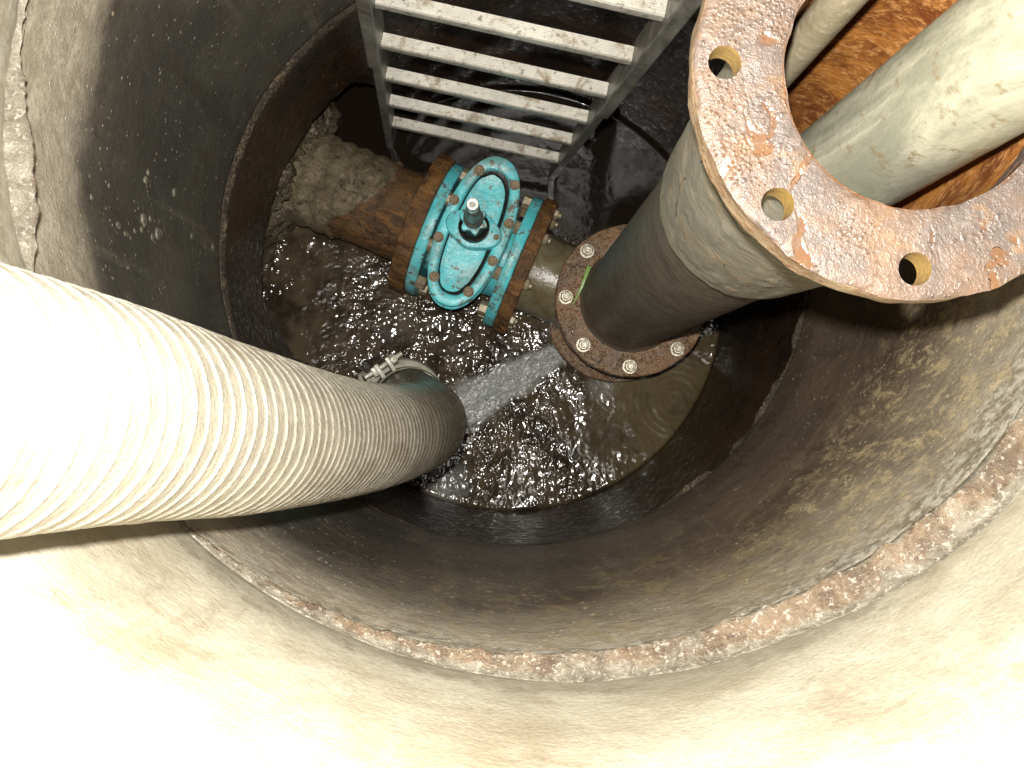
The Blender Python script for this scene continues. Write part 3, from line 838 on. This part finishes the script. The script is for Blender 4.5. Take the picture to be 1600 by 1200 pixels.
# flaking grey coat, ragged and lipped at its lower end
bm = bmesh.new(); rows = []
NC = 200
for j in range(60):
    t = j / 59; ring = []
    for k in range(NC):
        a = 2 * PI * k / NC; ca, sa = math.cos(a), math.sin(a)
        e = 1.055 + .022 * fbm((ca * 2, sa * 2, 4), 4) + .006 * fbm((ca * 15, sa * 15, 4), 3)
        z = e + (1.495 - e) * t ** 1.25
        lay = .0016 * smooth(-.02, .02, fbm((ca * 3, sa * 3, z * 9), 4)) + .0022 * fbm((ca * 5, sa * 5, z * 14), 4)
        r = .1105 + .0065 * smooth(0, .012, z - e) + .006 * smooth(0, .25, z - e) + lay * smooth(0, .03, z - e)
        if j == 0: r = .1075
        ring.append((r * ca, r * sa, z))
    rows.append(ring)
grid(bm, rows, True); obj('flaking_coat', bm, MT['crust'], riser, 60)

def drilled_flange(z0, z1, ro, ri, rb, hr, nh, off):
    bm = bmesh.new(); NA, NS, NR = 16, 14, 5
    def sector(sidx, z, inset):
        a0 = off + 2 * PI * (sidx - .5) / nh; a1 = off + 2 * PI * (sidx + .5) / nh
        P = []
        for i in range(NA): t = a0 + (a1 - a0) * i / NA; P.append((ri * math.cos(t), ri * math.sin(t)))
        for i in range(NS): r = ri + (ro - ri) * i / NS; P.append((r * math.cos(a1), r * math.sin(a1)))
        for i in range(NA): t = a1 + (a0 - a1) * i / NA; P.append((ro * math.cos(t), ro * math.sin(t)))
        for i in range(NS): r = ro + (ri - ro) * i / NS; P.append((r * math.cos(a0), r * math.sin(a0)))
        ac = off + 2 * PI * sidx / nh; hc = Vector((rb * math.cos(ac), rb * math.sin(ac))); rows = []
        hole_pts = [hc + (Vector(p) - hc).normalized() * hr for p in P]
        for q in range(NR + 1):
            t = q / NR; t = t ** 1.3; rw = []
            for h, p in zip(hole_pts, P):
                v = h.lerp(Vector(p), t)
                rw.append((v.x, v.y, z))
            rows.append(rw)
        return rows, hole_pts
    for s in range(nh):
        rt, hp = sector(s, z1, 0); grid(bm, rt, True)
        rb_, _ = sector(s, z0, 0); grid(bm, rb_, True)
        grid(bm, [[(p.x, p.y, zz) for p in hp] for zz in (z1, z1 - .004, (z0 + z1) / 2, z0)], True, mi=2)
    grid(bm, [[(ro * math.cos(t), ro * math.sin(t), zz) for t in [off + PI / nh + 2 * PI * k / (NA * nh) for k in range(NA * nh)]] for zz in (z1, z1 - .003, (z0 + z1) / 2, z0)], True, mi=1)
    grid(bm, [[(ri * math.cos(t), ri * math.sin(t), zz) for t in [off + PI / nh + 2 * PI * k / (NA * nh) for k in range(NA * nh)]] for zz in (z1, z1 - .003, (z0 + z1) / 2, z0)], True, mi=0)
    bmesh.ops.remove_doubles(bm, verts=bm.verts, dist=.00005)
    bmesh.ops.recalc_face_normals(bm, faces=bm.faces)
    for v in bm.verts:      # corrosion: uneven rims and a pitted face
        p = v.co; rr = math.hypot(p.x, p.y); n = fbm((p.x * 30, p.y * 30, p.z * 30), 4)
        if rr > ro - .002 or rr < ri + .002: s = 1 + n * .0045 / rr; p.x *= s; p.y *= s
        if p.z > z1 - .001: p.z += .0016 * fbm((p.x * 55, p.y * 55, 1), 4) - (.0022 if (rr > ro - .0015 or rr < ri + .0015) else 0)
    return bm
bm = drilled_flange(1.5, 1.5265, .170, .1025, .1475, .0125, 8, R(-2.5))
obj('flange', bm, [MT['topfl'], MT['rust_edge'], MT['ochre']], riser, 45)
# nuts on the lower flange
def stud_nut():
    bm = bmesh.new()
    solid(bm, [('c', .0165, -.001), ('c', .0165, .0022), ('c', .0158, .0028), ('h', .0114, .0029), ('h', .0114, .013), ('c', .0100, .0152), ('c', .0074, .0153), ('c', .0074, .0215), ('c', .0060, .0230)], Matrix.Identity(4))
    return obj('nut', bm, MT['nut'], riser, 35)
sn = stud_nut()
for k in range(8):
    b = sn if k == 0 else sn.copy()
    if k: COL.objects.link(b)
    a = R(-2.5) + 2 * PI * k / 8
    b.parent = riser; b.location = (.1475 * math.cos(a), .1475 * math.sin(a), .0225); b.rotation_euler = (0, 0, random.random() * 3)

# -- the two pale pipes hanging in the riser's bore
def pipe_thing(name, p0, p1, r, mat, label, cat, t=.004):
    p0, p1 = Vector(p0), Vector(p1); e = empty(name, p0, 0, label, cat)
    L = (p1 - p0).length; q = (p1 - p0).to_track_quat('Z', 'Y').to_matrix().to_4x4()
    bm = bmesh.new()
    prof = [(r, L * i / 40) for i in range(41)] + [(r - t, L), (r - t, L * .6), (r - t, 0)]
    lathe(bm, prof, 72, q, lambda p, a: Vector((p.x * (1 + .006 * fbm((math.cos(a) * 2, math.sin(a) * 2, p.z * 5), 3)), p.y * (1 + .006 * fbm((math.cos(a) * 2, math.sin(a) * 2, p.z * 5), 3)), p.z)), closed=True)
    obj('barrel', bm, mat, e, 50)
    return e
pipe_thing('plastic_pipe', (.2585, -.0888, 1.44), (.3900, .0050, 2.66), .0525, MT['pvc'], 'thick pale green grey plastic pipe rising out of the rusty flange', 'pipe')
pipe_thing('conduit_pipe', (.2230, .0240, 1.44), (.2260, .0270, 2.30), .0165, MT['conduit'], 'thin sandy pipe against the far inner edge of the rusty flange', 'pipe', .003)

# -- blade of grass on the lower flange
gb = bmesh.new(); rows = []
pts, L = catmull([(.170, .024, .352), (.160, -.004, .353), (.148, -.033, .351), (.130, -.066, .3505)], .004)
for i, p in enumerate(pts):
    t = i / (len(pts) - 1); wd = .0042 * (1 - t) ** .7 + .0003
    sd = Vector((.85, -.5, .1)).normalized()
    rows.append([p - sd * wd, p + Vector((0, 0, -.0009)), p + sd * wd, p + Vector((0, 0, .0006))])
grid(gb, rows, True)
tag(obj('grass_blade', gb, MT['grass'], None, 60), 'single green blade of grass lying on the lower rusty flange', 'grass blade')

# ---------------------------------------------------------------- ladder
LB = Vector((-.081, .3485, .186)); LD = Vector((.061, -.069, 1)).normalized(); LR = Vector((.981, -.19, 0)); LR = (LR - LD * LR.dot(LD)).normalized()
LN = LD.cross(LR).normalized()           # away from / towards the viewer
lad = empty('ladder', LB, 0, 'dirty aluminium ladder standing in the water against the far wall', 'ladder')
ML = Matrix((LR, LN, LD)).transposed().to_4x4()
def rail_bm(x, w, d, z0, z1, y=0.):
    bm = bmesh.new()
    c = .0022; rows = []
    sec = [(-w / 2 + c, -d / 2), (w / 2 - c, -d / 2), (w / 2, -d / 2 + c), (w / 2, d / 2 - c), (w / 2 - c, d / 2), (-w / 2 + c, d / 2), (-w / 2, d / 2 - c), (-w / 2, -d / 2 + c)]
    n = 40
    for i in range(n + 1):
        z = z0 + (z1 - z0) * i / n
        rows.append([ML @ Vector((x + a, y + b, z)) for a, b in sec])
    vs, _ = grid(bm, rows, True); bm.faces.new(vs[0][::-1]); bm.faces.new(vs[-1])
    return bm
for sx in (-1, 1):
    obj('rail', rail_bm(sx * .2125, .024, .054, .56, 2.5), MT['rail'], lad, 30)
    obj('lower_rail', rail_bm(sx * .2095, .018, .050, -.32, .575), MT['rail'], lad, 30)
def rung_bm():
    """box rung with a grooved tread"""
    bm = bmesh.new(); hw, hh = .0115, .0095
    sec = [(-hw, -hh)]
    sec += [(hw, -hh), (hw + .0008, -hh + .002), (hw + .0008, hh - .002), (hw - .0005, hh)]
    ng = 6
    for g in range(ng):
        y0 = hw - .002 - (2 * hw - .004) * g / ng; y1 = hw - .002 - (2 * hw - .004) * (g + .55) / ng; y2 = hw - .002 - (2 * hw - .004) * (g + .6) / ng; y3 = hw - .002 - (2 * hw - .004) * (g + .95) / ng
        sec += [(y0, hh), (y1, hh), (y2, hh - .0014), (y3, hh - .0014)]
    sec += [(-hw + .0005, hh), (-hw - .0008, hh - .002), (-hw - .0008, -hh + .002)]
    # level tread: the ladder leans, so turn the section back to horizontal
    rows = [[Vector((x, a, b)) for a, b in sec] for x in [-.2 + .4 * i / 24 for i in range(25)]]
    up = Vector((0, 0, 1)); ux = LR; uy = up.cross(ux).normalized(); uz = ux.cross(uy)
    MR = Matrix((ux, uy, uz)).transposed().to_4x4()
    grid(bm, [[MR @ p for p in r] for r in rows], True)
    return bm
rg = obj('rung', rung_bm(), MT['alu'], lad, 30)
for k in range(-1, 11):
    b = rg if k == 0 else rg.copy()
    if k: COL.objects.link(b)
    b.parent = lad; b.location = LD * (.2155 * 1.0048 * k); b.rotation_euler = (random.uniform(-.05, .05), random.uniform(-.006, .006), random.uniform(-.006, .006))

# ---------------------------------------------------------------- suction hose
def build_hose():
    e = empty('suction_hose', (-.230, -.275, .42), 0, 'fat pale ribbed suction hose coming over the rim and bending down into the water', 'hose')
    e0 = e.location
    P = [(-.95, -.22, 2.185), (-.80, -.25, 2.20), (-.60, -.272, 2.225), (-.455, -.286, 2.245), (-.385, -.292, 2.215), (-.350, -.296, 2.15), (-.327, -.299, 2.03), (-.305, -.307, 1.87), (-.278, -.319, 1.69),
         (-.250, -.330, 1.43), (-.217, -.335, 1.185), (-.180, -.328, .995), (-.166, -.320, .86), (-.170, -.313, .75), (-.186, -.302, .63), (-.208, -.288, .52), (-.230, -.275, .42)]
    path, L = catmull(P, .0019); n = len(path); pitch = .0215; SEG = 80
    ribs = []; dirt = []
    rad = {}
    def radius(i, a):
        s = L * i / (n - 1); ph = (s / pitch + a / (2 * PI)) % 1.0
        wv = math.exp(-((ph - .5) / .10) ** 2)
        ribs.append(wv)
        z = path[i].z
        dirt.append(smooth(1.30, .98, z + .10 * fbm((s * 9, math.cos(a), math.sin(a)), 3)))
        return .0735 + .0013 * wv * (1 - .6 * dirt[-1]) + .0012 * fbm((s * 4, math.cos(a), math.sin(a)), 2) + .0008 * fbm((s * 30, math.cos(a) * 2, math.sin(a) * 2), 2)
    rows = sweep([p - e0 for p in path], radius, SEG)
    verts = [p for r in rows for p in r]
    faces = []
    for i in range(n - 1):
        for k in range(SEG):
            k2 = (k + 1) % SEG; faces.append((i * SEG + k, i * SEG + k2, (i + 1) * SEG + k2, (i + 1) * SEG + k))
    me = bpy.data.meshes.new('hose_body'); me.from_pydata(verts, [], faces); me.update()
    setattr_f(me, 'rib', ribs); setattr_f(me, 'dirt', dirt)
    finish('hose_body', me, MT['hose'], e, 180)
    # spigot, coupling ring and clamp at the lower end
    end = path[-1] - e0; tg = (path[-1] - path[-12]).normalized()
    q = tg.to_track_quat('Z', 'Y').to_matrix().to_4x4(); M = Matrix.Translation(end) @ q
    bm = bmesh.new(); lathe(bm, [(.0705, -.03), (.072, .0), (.070, .012), (.066, .016), (.066, .05), (.064, .45)], 64, M); obj('spigot', bm, MT['stem'], e)
    bm = bmesh.new(); lathe(bm, [(.0775, -.085), (.0790, -.083), (.0790, -.055), (.0775, -.053)], 72, M, closed=True)
    cl = obj('clamp_band', bm, MT['clampm'], e)
    bm = bmesh.new(); lathe(bm, [(.066, .014), (.078, .012), (.086, .016), (.090, .024), (.090, .036), (.086, .044), (.078, .047), (.066, .046)], 72, M, closed=True)
    obj('coupling_ring', bm, MT['clampm'], e)
    # lugs and bolt on the far left side of the clamp
    inv = M.inverted(); d = (inv.to_3x3() @ Vector((-.55, .83, .15))); d.z = 0; d.normalize()
    sd = Vector((-d.y, d.x, 0)); F = Matrix((d, sd, Vector((0, 0, 1)))).transposed().to_4x4()
    bm = bmesh.new()
    box(bm, (.094, .013, -.069), (.032, .009, .030), .002); box(bm, (.094, -.013, -.069), (.032, .009, .030), .002)
    lathe(bm, [(.0055, -.045), (.0055, .045)], 16, Matrix.Translation((.098, 0, -.069)) @ Matrix.Rotation(PI / 2, 4, 'X'), caps=(True, True))
    hexnut(bm, Matrix.Translation((.098, .019, -.069)) @ Matrix.Rotation(-PI / 2, 4, 'X'), .020, .012)
    box(bm, (.098, -.022, -.069), (.020, .010, .022), .002)
    lathe(bm, [(.016, -.004), (.0185, -.004), (.0185, .004), (.016, .004)], 28, Matrix.Translation((.094, -.047, -.069)) @ Matrix.Rotation(1.15, 4, 'X'), closed=True)
    for v in bm.verts: v.co = M @ (F @ v.co)
    obj('clamp_bolt', bm, MT['clampm'], cl)
build_hose()
